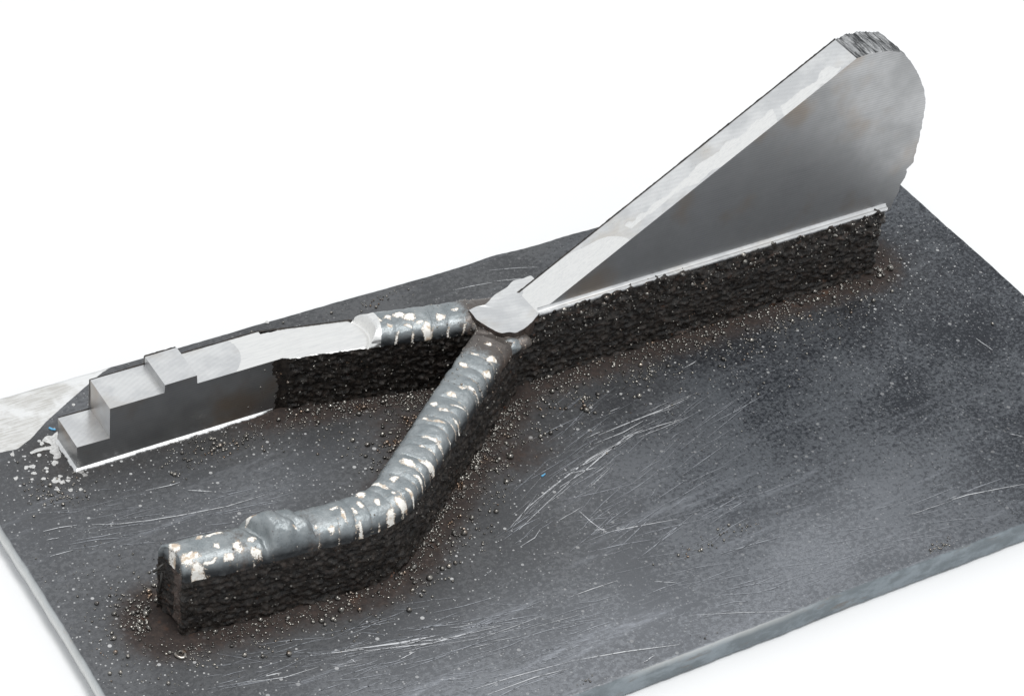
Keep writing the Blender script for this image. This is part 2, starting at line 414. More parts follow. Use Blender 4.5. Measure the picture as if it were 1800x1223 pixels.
SCR = [([(76, 934), (105, 927), (135, 923)], .32), ([(162, 922), (210, 921), (262, 915), (320, 905), (400, 890), (470, 868)], .26),
       ([(82, 949), (104, 945)], .22), ([(88, 978), (128, 967)], .2), ([(256, 862), (300, 853), (316, 848)], .34), ([(330, 862), (372, 864)], .3),
       ([(610, 1142), (700, 1130), (765, 1117)], .45), ([(640, 1144), (760, 1130), (830, 1110)], .3), ([(700, 1131), (790, 1122), (880, 1100)], .25), ([(560, 1150), (640, 1141)], .3),
       ([(435, 1199), (500, 1190), (560, 1172)], .25), ([(467, 1188), (495, 1182)], .35), ([(860, 1219), (940, 1190), (1000, 1175)], .34), ([(830, 1212), (900, 1190), (1000, 1163)], .22),
       ([(898, 926), (930, 890), (985, 845), (1040, 805), (1085, 780)], .34), ([(912, 931), (960, 885), (1030, 820)], .24), ([(984, 836), (1030, 815), (1060, 800)], .30), ([(985, 856), (1025, 830), (1060, 800), (1100, 768), (1130, 755)], .36),
       ([(990, 835), (1050, 822)], .22), ([(1036, 811), (1080, 785), (1125, 757)], .28), ([(1052, 765), (1100, 745), (1160, 722), (1210, 700)], .30), ([(1044, 780), (1095, 760), (1130, 740)], .3),
       ([(1110, 765), (1160, 748), (1210, 734)], .28), ([(1030, 770), (1060, 757)], .22), ([(1120, 770), (1195, 740)], .18), ([(913, 962), (940, 945), (950, 930)], .24), ([(1037, 857), (1075, 820)], .15),
       ([(1018, 898), (1040, 918), (1065, 936)], .22), ([(1062, 937), (1110, 927), (1190, 912)], .22), ([(1045, 932), (1062, 930), (1060, 938)], .28), ([(982, 915), (1025, 890)], .18), ([(1072, 724), (1090, 716)], .2),
       ([(1715, 595), (1745, 616)], .24), ([(1774, 762), (1798, 768)], .22), ([(1673, 879), (1700, 870), (1760, 858), (1799, 851)], .28), ([(1590, 908), (1673, 880)], .16), ([(1201, 648), (1224, 635)], .24),
       ([(1000, 1050), (1040, 1035), (1085, 1020)], .22), ([(1000, 1162), (1100, 1145), (1200, 1132)], .26), ([(1210, 1081), (1300, 1077), (1390, 1074)], .18), ([(1150, 1022), (1190, 1024)], .15), ([(1130, 1165), (1150, 1152)], .25),
       ([(800, 510), (830, 503), (865, 497)], .26), ([(868, 495), (920, 490)], .2), ([(860, 476), (900, 472), (945, 470)], .22), ([(700, 1160), (730, 1145)], .2), ([(617, 1158), (625, 1164)], .3), ([(852, 1012), (864, 1002)], .3),
       ([(1055, 938), (1066, 934), (1050, 930)], .2), ([(1307, 650), (1325, 690), (1290, 700)], .0001)]
for k in range(30):
    u = rng.random(); cx, cy = 930+u*270+rng.normal(0, 14), 905-u*200+40*u*(1-u)*-1+rng.normal(0, 16); a = -.80+.42*u+rng.normal(0, .10); ln = rng.uniform(12, 46)
    SCR.append(([(cx-math.cos(a)*ln, cy-math.sin(a)*ln), (cx+rng.normal(0, 1), cy+rng.normal(0, 1)), (cx+math.cos(a)*ln, cy+math.sin(a)*ln)], rng.uniform(.03, .11)))
for k in range(24):
    u = rng.random(); cx, cy = 560+u*420, 1165-u*70+rng.normal(0, 16); a = -.20+rng.normal(0, .08); ln = rng.uniform(12, 60)
    SCR.append(([(cx-math.cos(a)*ln, cy-math.sin(a)*ln), (cx+rng.normal(0, 1), cy+rng.normal(0, 1)), (cx+math.cos(a)*ln, cy+math.sin(a)*ln)], rng.uniform(.03, .12)))
ribbons("scratch_marks", SCR, MT['bare'], .32)
fs = []
for k in range(520):
    u = rng.random()
    if u < .45: cx, cy, a0, ln = rng.uniform(380, 1050), rng.uniform(1050, 1215), -.22, rng.uniform(20, 120)
    elif u < .7: cx, cy, a0, ln = rng.uniform(900, 1300), rng.uniform(700, 960), -.62, rng.uniform(20, 110)
    elif u < .88: cx, cy, a0, ln = rng.uniform(1050, 1750), rng.uniform(850, 1090), -.26, rng.uniform(30, 150)
    else: cx, cy, a0, ln = rng.uniform(80, 560), rng.uniform(860, 960), -.2, rng.uniform(20, 110)
    a = a0+rng.normal(0, .10); dx, dy = math.cos(a)*ln/2, math.sin(a)*ln/2
    q = Pz((cx, cy))
    if part_dist(q[0], q[1]) < 22 or q[1] < 12 or q[0] > 650: continue
    pts = [(cx-dx, cy-dy), (cx+rng.normal(0, 1.5), cy+rng.normal(0, 1.5)), (cx+dx, cy+dy)]
    if min(Pz(p)[1] for p in pts) < 5 or min(Pz(p)[0] for p in pts) < 5: continue
    if min(part_dist(*Pz(p)[:2]) for p in pts) < 12: continue
    fs.append((pts, rng.uniform(.06, .20)))
ribbons("faint_scratch_marks", fs, MT['faint'], .27)

# ------------------------------------------------------------------ printed part
part = tag(empty("printed_part", (320, 243, 0)), "forked weld-built steel part with black rough walls and bright machined blade, standing on the plate", "metal part")

def sweep(path, step, a, zs, zc, npow, nwall, nbead, cap0, cap1, seed, amp_wall, shift=0.0, slant=0.0, flare=3.0, grooves=None, rip=.9, extra=None, lumps=0.0, ripmask=None):
    """Cross-section swept along a floor path. Returns grid of points, s, t, h fields and the rows where wall turns to bead."""
    C, s = spline(path, step)
    T = np.gradient(C, axis=0); T /= np.linalg.norm(T, axis=1)[:, None]
    k = np.ones(len(s)); ins = np.zeros(len(s))
    def capped(C, T, s, k, ins, end):
        r = 1.8; fan = np.linspace(1, 0, 26)[1:]
        n0 = int(r/step)
        sl = slice(0, n0) if end == 0 else slice(len(s)-n0, len(s))
        d = (s[sl]-s[0]) if end == 0 else (s[-1]-s[sl])
        ins[sl] = r-np.sqrt(np.maximum(r*r-(r-np.clip(d, 0, r))**2, 0))
        e = 0 if end == 0 else -1
        Cf = np.repeat(C[e][None], len(fan), 0); Tf = np.repeat(T[e][None], len(fan), 0)
        sf = np.full(len(fan), s[e]); kf = fan; jf = np.full(len(fan), ins[e])
        if end == 0: return np.vstack([Cf[::-1], C]), np.vstack([Tf[::-1], T]), np.r_[sf, s], np.r_[kf[::-1], k], np.r_[jf, ins]
        return np.vstack([C, Cf]), np.vstack([T, Tf]), np.r_[s, sf], np.r_[k, kf], np.r_[ins, jf]
    if cap0: C, T, s, k, ins = capped(C, T, s, k, ins, 0)
    if cap1: C, T, s, k, ins = capped(C, T, s, k, ins, 1)
    Nn = np.stack([-T[:, 1], T[:, 0]], 1)
    hz = np.linspace(0, zs, nwall); th = np.linspace(0, math.pi, nbead+2)[1:-1]
    wt = -(a + flare*np.exp(-hz/2.6)); bt = -a*np.sign(np.cos(th))*np.abs(np.cos(th))**(2/npow); bz = zs+(zc-zs)*np.sin(th)**(2/npow)
    t0 = np.r_[wt, bt, -wt[::-1]]; z0 = np.r_[hz, bz, hz[::-1]]
    tt = t0[None, :]*(1-ins/ a)[:, None]*k[:, None]
    zz = z0[None, :] - np.where(z0 > zs, 1, 0)[None, :]*((z0-zs)/(zc-zs))[None, :]*ins[:, None]*.8
    t_n = t0/a
    ss = s[:, None] - shift*(t_n**2)[None, :]*np.where(k[:, None] < 1, 0, 1)
    px = C[:, 0][:, None] + Nn[:, 0][:, None]*tt + T[:, 0][:, None]*(ss-s[:, None])
    py = C[:, 1][:, None] + Nn[:, 1][:, None]*tt + T[:, 1][:, None]*(ss-s[:, None])
    Pn = np.stack([px, py, zz], -1)
    du = np.gradient(Pn, axis=0); dv = np.gradient(Pn, axis=1)
    nr = np.cross(du, dv); nr /= np.linalg.norm(nr, axis=2)[..., None]+1e-9
    if cap0:
        nf = 25; nr[:nf] = [-T[0, 0], -T[0, 1], 0.0]
    if cap1:
        nf = 25; nr[-nf:] = [T[-1, 0], T[-1, 1], 0.0]
    flip = np.sign((nr[len(s)//2, nwall//2]*np.array([*(-Nn[len(s)//2]), 0])).sum())
    body = (k[:, None] >= 1); nr = np.where(body[..., None], nr*flip, nr)
    X, Y, Z = Pn[..., 0], Pn[..., 1], Pn[..., 2]
    wallw = np.clip(1-(Z-zs+1)/5.0, 0, 1)
    zz2 = Z + slant*(ss*1.0) + 2.2*(fbm(X*.12, Y*.12, Z*.1, seed=seed+3, oct=3)-.5)
    lay = np.abs(np.sin(math.pi*zz2/3.3))**.6-.6
    d = amp_wall*(.85*lay*np.maximum(1.9*fbm(X*.13, Y*.13, Z*.3, seed=seed+5, oct=3)-.6, 0) + 3.0*(fbm(X*.18, Y*.18, Z*.42+slant*X*.2, seed=seed, oct=4)-.5) + 2.2*np.maximum(fbm(X*.36, Y*.36, Z*.5, seed=seed+31, oct=2)-.48, 0)*2.2 + .9*(fbm(X*.7, Y*.7, Z*.9, seed=seed+1, oct=3)-.5))
    d = d*wallw
    if lumps:
        lw = sst(20, 44, Z)*np.clip(-t_n[None, :]*3-1.2, 0, 1)
        d = d + lumps*lw*(np.maximum(fbm(X*.26, Y*.26, Z*.26, seed=seed+8, oct=2)-.42, 0)*11-.6)
    bw = np.clip((Z-zs+5)/6.0, 0, 1)
    fx = np.zeros_like(Z); u = np.zeros_like(Z)
    if grooves is not None:
        G = np.asarray(grooves, float); g = np.searchsorted(G, s, side='right')-1
        g = np.clip(g, 0, len(G)-2); u1 = np.clip((s-G[g])/(G[g+1]-G[g]), 0, 1)
        dome = (np.maximum(np.sin(math.pi*u1), 0)**.55 - .75)
        rv = (.45+1.0*_hash(np.arange(len(G)), np.arange(len(G))*3, np.zeros(len(G)), seed+55)[g])*(ripmask(s) if ripmask else 1)
        d = d + bw*rip*(dome*rv)[:, None]
        u = np.repeat(u1[:, None], Z.shape[1], 1)
    d = d + bw*(2.0*(fbm(X*.07, Y*.07, Z*.1, seed=seed+20, oct=3)-.5)+.45*(fbm(X*.5, Y*.5, Z*.5, seed=seed+21, oct=2)-.5))
    Q = Pn + nr*d[..., None]
    if extra is not None: Q = extra(Q, s[:, None]+0*Z, tt, nr, zs)
    Q[..., 2] = np.where(Pn[..., 2] < .01, -.4, np.maximum(Q[..., 2], -.3))
    return dict(Q=Q, s=s, k=k, t=tt, tn=np.repeat(t_n[None], len(s), 0), u=u, nwall=nwall, nbead=nbead, zs=zs, zc=zc, P=Pn, C=C)

def emit(g, name, i0, i1, j0, j1, mat, parent, **attrs):
    Q = g['Q'][i0:i1, j0:j1]; nu, nv = Q.shape[:2]
    F = gridF(nu, nv)[:, ::-1]
    me = make_mesh(name, Q.reshape(-1, 3), F, mat, {k: np.broadcast_to(v, g['Q'].shape[:2])[i0:i1, j0:j1].ravel() for k, v in attrs.items()})
    return link(name, me, parent)

def patch_field(g, blobs, zref):
    """pale flakes at given floor-plan places: (x, y, half length across, half length along)"""
    X, Y = g['Q'][..., 0], g['Q'][..., 1]; C = g['C']; f = np.zeros(X.shape)
    T = np.gradient(C, axis=0)
    X = X+5.0*(fbm(X*.16, Y*.16, seed=180, oct=3)-.5); Y = Y+5.0*(fbm(X*.16+40, Y*.16, seed=181, oct=3)-.5)
    for (x, y, la, lb, rot) in blobs:
        i = np.argmin((C[:, 0]-x)**2+(C[:, 1]-y)**2); t = T[i] if np.linalg.norm(T[i]) > 1e-6 else T[len(C)//2]
        t = t/np.linalg.norm(t); c, s_ = math.cos(rot), math.sin(rot); t = np.array([c*t[0]-s_*t[1], s_*t[0]+c*t[1]]); n_ = np.array([-t[1], t[0]])
        dx, dy = X-x, Y-y
        q = ((dx*n_[0]+dy*n_[1])/(la*1.3))**2+((dx*t[0]+dy*t[1])/(lb*1.25))**2
        f = np.maximum(f, np.clip(1.0-.5*q, 0, 1)*(.75+.25*min(1, lb)))
    return f
def px_blobs(lst, z):
    return [(*Pz((p[0], p[1]), z)[:2], p[2], p[3], p[4] if len(p) > 4 else 0.0) for p in lst]

STEP = .62
# ---- curved front arm -------------------------------------------------------
_, sF = spline(FRONT, STEP); Ltot = sF[-1]
CF, _ = spline(FRONT, STEP)
def sF_at(x, y=None):
    return sF[np.argmin((CF[:, 0]-x)**2 + (0 if y is None else (CF[:, 1]-y)**2))]
gr = [-1, 10, 21, 32, sF_at(98)]
gr += [sF_at(133)]
ss_ = gr[-1]+11
while ss_ < Ltot-6: gr.append(ss_); ss_ += random.uniform(7.5, 14.0)
gr.append(Ltot+2); gr = np.array(gr)
b0, b1 = sF_at(101), sF_at(125)
def blob(Q, s, t, nr, zs):
    w = (s-b0+.42*t)/(b1-b0); w = w+.03*np.sin(t*.5)
    e = np.clip(1-np.abs(t/12.3)**3.0, 0, 1)**.5
    h1 = np.clip(1-np.abs((w-.36)/.33)**2.4, 0, 1)**.45; h2 = .62*np.clip(1-np.abs((w-.82)/.24)**2.2, 0, 1)**.45
    prof = np.maximum(h1, h2)*e
    wr = fbm(Q[..., 0]*.25, Q[..., 1]*.25, seed=190, oct=3)-.5
    top = np.clip((Q[..., 2]-zs+1)/6.0, 0, 1)
    Q = Q.copy(); Q[..., 2] += top*(7.4*prof+2.0*wr*(prof > .05)); Q = Q+nr*(1.0*prof*top)[..., None]
    # a shallow burnt channel just before the blob
    Q[..., 2] -= 1.6*top*np.exp(-((w+.06)/.07)**2)
    Q[..., 0] -= .26*t*np.exp(-s/22.0)
    Q[..., 2] = np.minimum(Q[..., 2], 60-14.5*sst(Ltot-34, Ltot-12, s)+1.5*wr)
    return Q
gF = sweep(FRONT, STEP, 12.9, 36.0, 49.6, 3.3, 52, 62, True, False, 100, .9, shift=2.5, slant=.10, flare=1.0, grooves=gr, rip=.62, extra=blob, ripmask=lambda s: np.where(s < b0-.5, .22, np.where(s < b1+26, .6, 1.0)))
front = None
sN = gF['s']; nw, nbd = gF['nwall'], gF['nbead']; nv = gF['Q'].shape[1]
Zr = (gF['Q'][..., 2]-gF['zs'])
lowF = np.clip(sst(12.0, 4.5, Zr+3.5*(fbm(gF['Q'][..., 0]*.25, gF['Q'][..., 1]*.25, seed=170)-.5)), 0, 1)*np.where(gF['tn'] < 0, 1, .5)  # painted shoulder shading over the oxide tone, stronger on the near side
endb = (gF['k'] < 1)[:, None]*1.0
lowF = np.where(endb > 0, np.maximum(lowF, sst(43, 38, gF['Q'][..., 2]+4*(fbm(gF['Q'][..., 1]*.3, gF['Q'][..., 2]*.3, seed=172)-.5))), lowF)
brF = .25+.75*np.maximum(endb, sst(6, 0, gF['Q'][..., 2])) + .4*sst(Ltot-60, Ltot-20, sN)[:, None]
blobs = px_blobs([(335, 985, 3.2, 3.8), (352, 1003, 3.0, 3.0), (308, 968, 2.6, 2.2), (378, 944, 1.2, 3.6), (350, 950, 1.5, 1.6), (383, 966, 1.8, 1.1), (420, 965, 2.8, 2.0), (402, 981, 1.4, 1.6), (442, 955, 1.5, 2.0), (452, 970, 1.7, 2.0),
                  (425, 992, 3.2, .9, .4), (370, 990, .8, 2.6), (412, 1008, 1.4, 2.2), (458, 985, 3.5, .7, .3), (488, 975, 3.4, .6, .2), (440, 925, 1.0, 1.6),
                  (585, 900, .7, 2.2), (605, 912, 3.4, .9), (640, 928, 3.6, 1.0), (634, 893, 1.6, 1.6), (632, 875, 2.2, 1.7), (665, 887, 1.6, 1.3), (670, 918, 2.8, 1.2), (692, 902, 1.9, 1.8), (702, 884, 2.8, 2.4), (718, 868, 3.0, 1.0),
                  (690, 848, 2.0, 1.8), (666, 858, 2.8, 1.2), (582, 935, 1.2, 1.4), (622, 905, 2.6, .6), (660, 935, 1.2, 1.8), (718, 822, 3.6, 1.7), (752, 818, 3.4, 1.5), (735, 845, 2.4, .7), (757, 778, 3.9, 1.0), (770, 790, 2.6, .6),
                  (770, 750, 3.2, .9), (790, 772, 2.4, .6), (778, 725, 2.2, 1.8), (760, 715, 1.6, 1.0), (748, 742, 1.5, .9), (795, 700, 2.6, 1.6), (805, 745, 2.4, .7), (812, 688, 1.4, .9), (832, 690, 3.2, 1.0), (815, 648, 1.6, 1.5),
                  (855, 662, 1.4, 1.4), (862, 636, 1.6, 1.5), (835, 630, 2.0, .9), (858, 610, 1.2, 1.5), (745, 792, 1.0, 1.0), (805, 720, 3.2, .5), (690, 870, 1.1, .8), (555, 930, 1.0, 1.0), (480, 905, .6, 1.8), (520, 945, 1.0, .8), (536, 962, 1.6, 1.2)], 46.5)
for sg in gr[1:-1]:
    i = np.argmin(abs(sN-sg)); T_ = CF[min(i+3, len(CF)-1)]-CF[max(min(i-3, len(CF)-4), 0)]
# thin pale lines in the ripple grooves, strongest on the near shoulder
gl = np.zeros_like(Zr)
for q, sg in enumerate(gr[1:-1]):
    if sg < sF_at(133)-1: continue
    side = gF['tn']
    gl = np.maximum(gl, np.exp(-((sN-sg)/.75)**2)[:, None]*np.clip(.2+.75*sst(.1, -.75, side)+.25*(vn(side*2.0, q*7.1, seed=77)-.3), 0, 1)*(.55+.5*vn(q*3.3, side*1.5, seed=5)))
pF = np.maximum(patch_field(gF, blobs, 46), gl*.58)*np.where(Zr > -3.5, 1, .0)
brB = .27+.68*sst(Ltot-52, Ltot-20, sN)[:, None]*np.ones_like(Zr) + .35*np.exp(-((sN-b0+12)/9)**2)[:, None] + .3*np.exp(-((sN-b1-6)/7)**2)[:, None]
i_end = len(sN)
front = emit(gF, "curved_arm", 0, i_end, 0, nw+1, MT['raw'], part, brown=brF, endf=endb*1.0+0*brF)
front["label"] = "bent front arm with black layered walls"
back_w = emit(gF, "rear_wall", 0, i_end, nw+nbd-1, nv, MT['raw'], front, brown=brF)
cuts = [0]+[int(np.argmin(abs(np.where(gF['k'] < 1, -9, sN)-sg))) for sg in gr[1:-1]]+[i_end-1]
for q in range(len(cuts)-1):
    nm = "weld_bead"
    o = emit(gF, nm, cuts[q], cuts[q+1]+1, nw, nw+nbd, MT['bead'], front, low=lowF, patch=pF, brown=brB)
    if abs(gr[q]-sF_at(98)) < .01: o["label"] = "raised blob of weld on the arm"

# ---- rear arm ---------------------------------------------------------------
sx0 = None
CR, sR = spline(REAR, STEP)
s_flat = sR[np.argmin(abs(CR[:, 0]-236))]
def flatcut(Q, s, t, nr, zs):
    lim = s_flat + 4.5 - .018*(t-(-4))**2 
    flat = s < lim
    # the cutter ran out in a shallow curved step
    rise = 38.0 + np.clip((s-lim+3.0)/3.0, 0, 1)**2*1.2
    lipz = np.where(s < lim, rise, 99)
    lipz = lipz-1.8*np.exp(-((s-lim+1.2)/1.1)**2)
    lipz = np.where((s >= lim) & (s < lim+3.2), 40.0+(s-lim)*3.0, lipz)
    Q = Q.copy(); Q[..., 2] = np.minimum(Q[..., 2], lipz)
    Q[..., 1] = np.where((t < 0) & (Q[..., 0] < 187), np.maximum(Q[..., 1], 269.9-1.6*sst(183, 187, Q[..., 0])), Q[..., 1]); return Q
grR = [-1]; ss_ = s_flat+7
while ss_ < sR[-1]-8: grR.append(ss_); ss_ += random.uniform(9.5, 12)
grR.append(sR[-1]+2); grR = np.array(grR)
gR = sweep(REAR, STEP, 13.0, 36.5, 46.8, 2.6, 54, 62, False, False, 300, .95, shift=2.0, slant=.34, grooves=grR, rip=.50, extra=flatcut, flare=1.0)
sN2 = gR['s']; ZR = gR['Q'][..., 2]-gR['zs']
i_fl = int(np.argmin(abs(sN2-(s_flat+9)))); nw2, nb2, nv2 = gR['nwall'], gR['nbead'], gR['Q'].shape[1]
brR = .22+.5*sst(5, 0, gR['Q'][..., 2])
rear = emit(gR, "rear_arm", 0, len(sN2), 0, nw2+1, MT['raw'], part, brown=brR)
rear["label"] = "straight rear arm with black layered walls"
emit(gR, "rear_wall", 0, len(sN2), nw2+nb2-1, nv2, MT['raw'], rear, brown=brR)
finR = np.zeros_like(ZR)
Xr, Yr = gR['Q'][..., 0], gR['Q'][..., 1]
arc = 178-.022*(Yr-287)**2*1.0
finR = sst(-1, 1, Xr-arc+6)*.9
o = emit(gR, "ground_flat", 0, i_fl+1, nw2, nw2+nb2, MT['ground'], rear, finish=finR*.62)
blobsR = px_blobs([(652, 585, 2.0, 1.6), (660, 566, 1.8, 3.4), (682, 560, 1.5, 2.0), (684, 573, 1.2, 1.4), (716, 573, 1.0, 1.2), (720, 558, 2.5, 3.2), (750, 577, 3.6, 1.7), (700, 556, 2.0, 2.4), (772, 560, 2.0, 2.4), (735, 567, .9, 1.3), (800, 548, 1.4, 2.0), (815, 578, 1.6, 1.4), (640, 560, 1.6, 2.0)], 45.5)
glR = np.zeros_like(ZR)
for q, sg in enumerate(grR[1:-1]):
    glR = np.maximum(glR, np.exp(-((sN2[:, None]-sg-(gR['tn']+.9)*5)/1.0)**2)*sst(-.55, -.95, gR['tn'])*sst(-8, -4, ZR)*(.7+.3*vn(q*3.1, 0, seed=6)))
pR = np.maximum(patch_field(gR, blobsR, 45), glR*.8)
lowR = np.clip(sst(9.3, 2.5, ZR+3.5*(fbm(Xr*.25, Yr*.25, seed=171)-.5)), 0, 1)*np.where(gR['tn'] < .0, 1, .6)  # same painted shading down the rear bead's shoulders, weaker on the far side
brRB = .1+.95*sst(sR[-1]-42, sR[-1]-14, sN2)[:, None]*np.ones_like(ZR)
cuts = [i_fl]+[int(np.argmin(abs(sN2-sg))) for sg in grR[1:-1] if sg > s_flat+12]+[len(sN2)-1]
for q in range(len(cuts)-1):
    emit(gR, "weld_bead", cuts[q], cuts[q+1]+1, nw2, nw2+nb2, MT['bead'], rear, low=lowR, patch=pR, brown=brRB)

# ---- rough wall under the blade --------------------------------------------
gB = sweep(RIGHT, .66, 13.3, 44.5, 51.4, 4.5, 66, 40, False, True, 500, 1.0, slant=.03, flare=1.5, lumps=.6, extra=lambda Q, s, t, nr, zs: np.dstack([Q[..., 0], Q[..., 1], np.minimum(Q[..., 2], 46.5+5.6*sst(330, 341, Q[..., 0])+3.0*(fbm(Q[..., 0]*.22, Q[..., 1]*.1, seed=97, oct=3)-.5))]))
brG = .45+.55*np.maximum(sst(9, 0, gB['Q'][..., 2]), sst(30, 46, gB['Q'][..., 2]))+0*gB['Q'][..., 2]
wall = emit(gB, "blade_base", 0, len(gB['s']), 0, gB['Q'].shape[1], MT['raw'], part, brown=brG)
wall["label"] = "rough black unmachined wall under the blade"

# ---- blade -------------------------------------------------------------------
YF, YB = 232.6, 254.4
def fpx(p): q = Py(p, YF); return [q[0], q[2]]
A1 = np.array(fpx((1506, 103))); A0 = np.array(fpx((936, 559))); A0 = A0+(A0-A1)/np.linalg.norm(A1-A0)*11
slope = (A1[1]-A0[1])/(A1[0]-A0[0])
tipP = np.array([A1]+[fpx(p) for p in ((1522, 97), (1540, 93), (1562, 90), (1585, 92), (1601, 108), (1615, 133), (1624, 155), (1627.5, 178), (1624, 205), (1618, 232), (1611, 262), (1605, 286), (1594, 297), (1592, 312), (1584, 322), (1579, 338), (1572, 350), (1566, 366))])
def dens(P, st):
    d = np.r_[0, np.cumsum(np.linalg.norm(np.diff(P, axis=0), axis=1))]; u = np.linspace(0, d[-1], int(d[-1]/st)+1)
    # smooth the corner points a little
    r = np.stack([np.interp(u, d, P[:, 0]), np.interp(u, d, P[:, 1])], 1)
    for _ in range(5): r[1:-1] = .5*r[1:-1]+.25*(r[:-2]+r[2:])
    return r, u
tp, tu = dens(tipP, .55)
low_right = sst(60, 110, tu)
nrm = np.gradient(tp, axis=0); nrm = np.stack([-nrm[:, 1], nrm[:, 0]], 1); nrm /= np.linalg.norm(nrm, axis=1)[:, None]
jagv = (fbm(tu*.5, .3, seed=61, oct=3)-.5)*(.5+1.3*low_right)
jagv[:2] = 0
frontline = tp+nrm*jagv[:, None]
# slope face
ns, ncol = 360, 40
uu = np.linspace(0, 1, ns); vv = np.linspace(0, 1, ncol)
slx = A0[0]+(A1[0]-A0[0])*uu; slz = A0[1]+(A1[1]-A0[1])*uu
blade = None
bot = 49.0
fl = [tuple(A0), tuple(A1)]+[(x, z) for x, z in frontline[1:]]
imx = int(np.argmin((tp[:, 0]-590)**2+(tp[:, 1]-153)**2))
up = np.vstack([np.c_[slx, slz], frontline[1:imx+1]])
dn = np.vstack([[(A0[0]+.5, 46.0), (frontline[-1][0]-1, 46.0)], frontline[imx:][::-1]])
def chain(P, n):
    d = np.r_[0, np.cumsum(np.linalg.norm(np.diff(P, axis=0), axis=1))]; u = np.linspace(0, d[-1], n)
    return np.stack([np.interp(u, d, P[:, 0]), np.interp(u, d, P[:, 1])], 1)
up, dn = chain(up, 700), chain(dn, 700)
wts = np.linspace(0, 1, 24)[None, :, None]
G2 = up[:, None, :]*(1-wts)+dn[:, None, :]*wts
Vf = np.stack([G2[..., 0], np.full(G2.shape[:2], YF), G2[..., 1]], -1).reshape(-1, 3); Vb = Vf.copy(); Vb[:, 1] = YB
Ff = gridF(700, 24)
blade = link("blade", make_mesh("blade", np.vstack([Vf, Vb]), np.vstack([Ff[:, ::-1], Ff+len(Vf)]), MT['mill'], smooth=False), part)
blade["label"] = "machined fin with a sloping edge and rounded tip"
SX, VV = np.meshgrid(slx, vv, indexing='ij'); SZ = np.repeat(slz[:, None], ncol, 1)
SY = YF+(YB-YF)*VV
chf = 0*VV
Vs = np.stack([SX, SY, SZ+chf], -1)
L1 = np.repeat(uu[:, None], ncol, 1)
wav = (fbm(L1*22, .5, seed=71, oct=4)-.5)
# finish left by successive cutter passes: a broad run-out at the foot, slimmer wavy ones above
nz = fbm(L1*26, VV*2.2, seed=73, oct=4)-.5; nz2 = fbm(L1*90, VV*1.5, seed=74, oct=3)-.5
lowp = sst(.335, .318, L1+.10*(VV-.05)**2+.01*nz)*sst(.0, .012, L1-.042+.045*np.sin(np.clip(VV*1.1, 0, 1)*math.pi)-.02*VV)
lowp *= sst(1.03, .96, VV + sst(.16, .32, L1)*.36+.12*nz)
hw = .15+.10*np.abs(np.sin(L1*7.0))*sst(.4, .6, L1)+.35*nz+.12*nz2
band = sst(-.03, .03, hw-np.abs(VV-.27-.10*np.sin(L1*5)))*sst(.345, .37, L1+.03*VV)*sst(.975, .95, L1+VV*.03+.04*nz2)
gaps = 1-.95*np.exp(-((L1-.775-.03*VV)/.012)**2)
fin = np.clip(lowp+band*gaps, 0, 1)
sl = link("sloping_edge", make_mesh("sloping_edge", Vs.reshape(-1, 3), gridF(ns, ncol), MT['ground'], dict(finish=fin)), blade)
# rounded tip, left with its raw deposited ridges, and the right-hand end
TU, VV2 = np.meshgrid(tu, np.linspace(0, 1, 30), indexing='ij')
ridge = (fbm(TU*.28+.5*fbm(VV2*2, TU*.05, seed=84), VV2*1.2, seed=81, oct=4)-.5)*6.0+(fbm(TU*1.1, VV2*3, seed=82, oct=3)-.5)*1.8
ridge *= np.clip(VV2*5, 0, 1)*sst(0, 2.0, TU)
base = frontline[:, None, :]+nrm[:, None, :]*(ridge*.75+.2*(VV2 > 0))[..., None]
Vt = np.stack([base[..., 0], YF+(YB-YF+1.0)*VV2, base[..., 1]], -1)
link("rough_tip", make_mesh("rough_tip", Vt.reshape(-1, 3), gridF(len(tu), 30), MT['tip']), blade)
# raw skin left on the far side, its torn lip just above the machined edge
ux = np.linspace(0, 1, 420); rows = []
for k, (dy, dz) in enumerate(((0.02, -.1), (.35, .55), (.9, .7), (1.6, -.6), (1.9, -6))):
    zz = A0[1]+(A1[1]-A0[1])*ux+dz*(.25+1.5*vn(ux*150, k*.3, seed=91)*(fbm(ux*40, .5, seed=92)+.2) if dz > 0 else 1)
    rows.append(np.c_[A0[0]+(A1[0]-A0[0])*ux, np.full(420, YB+dy), zz])
Vr = np.stack(rows, 1)
link("raw_lip", make_mesh("raw_lip", Vr.reshape(-1, 3), gridF(420, 5), MT['raw'], dict(brown=np.full(420*5, .3))), blade)
# bright fillet between blade and rough wall
fx_ = np.linspace(A0[0]+12, 591.5, 520); ph = np.linspace(0, math.pi/2, 8); rows = []
for k, p in enumerate(ph):
    rows.append(np.c_[fx_, np.full(520, YF+.02-2.2*(1-math.cos(p))) , np.full(520, 53.6-2.0*math.sin(p))])
rows.append(np.c_[fx_, YF-2.3-1.0*fbm(fx_*.3, .3, seed=95), np.full(520, 51.5)]); rows.append(np.c_[fx_, YF-2.2-.8*fbm(fx_*.3, .3, seed=95), np.full(520, 49.0)])
Vl = np.stack(rows, 1)
link("fillet", make_mesh("fillet", Vl.reshape(-1, 3), gridF(520, 10), MT['ground'], dict(finish=np.full(5200, .25))), blade)

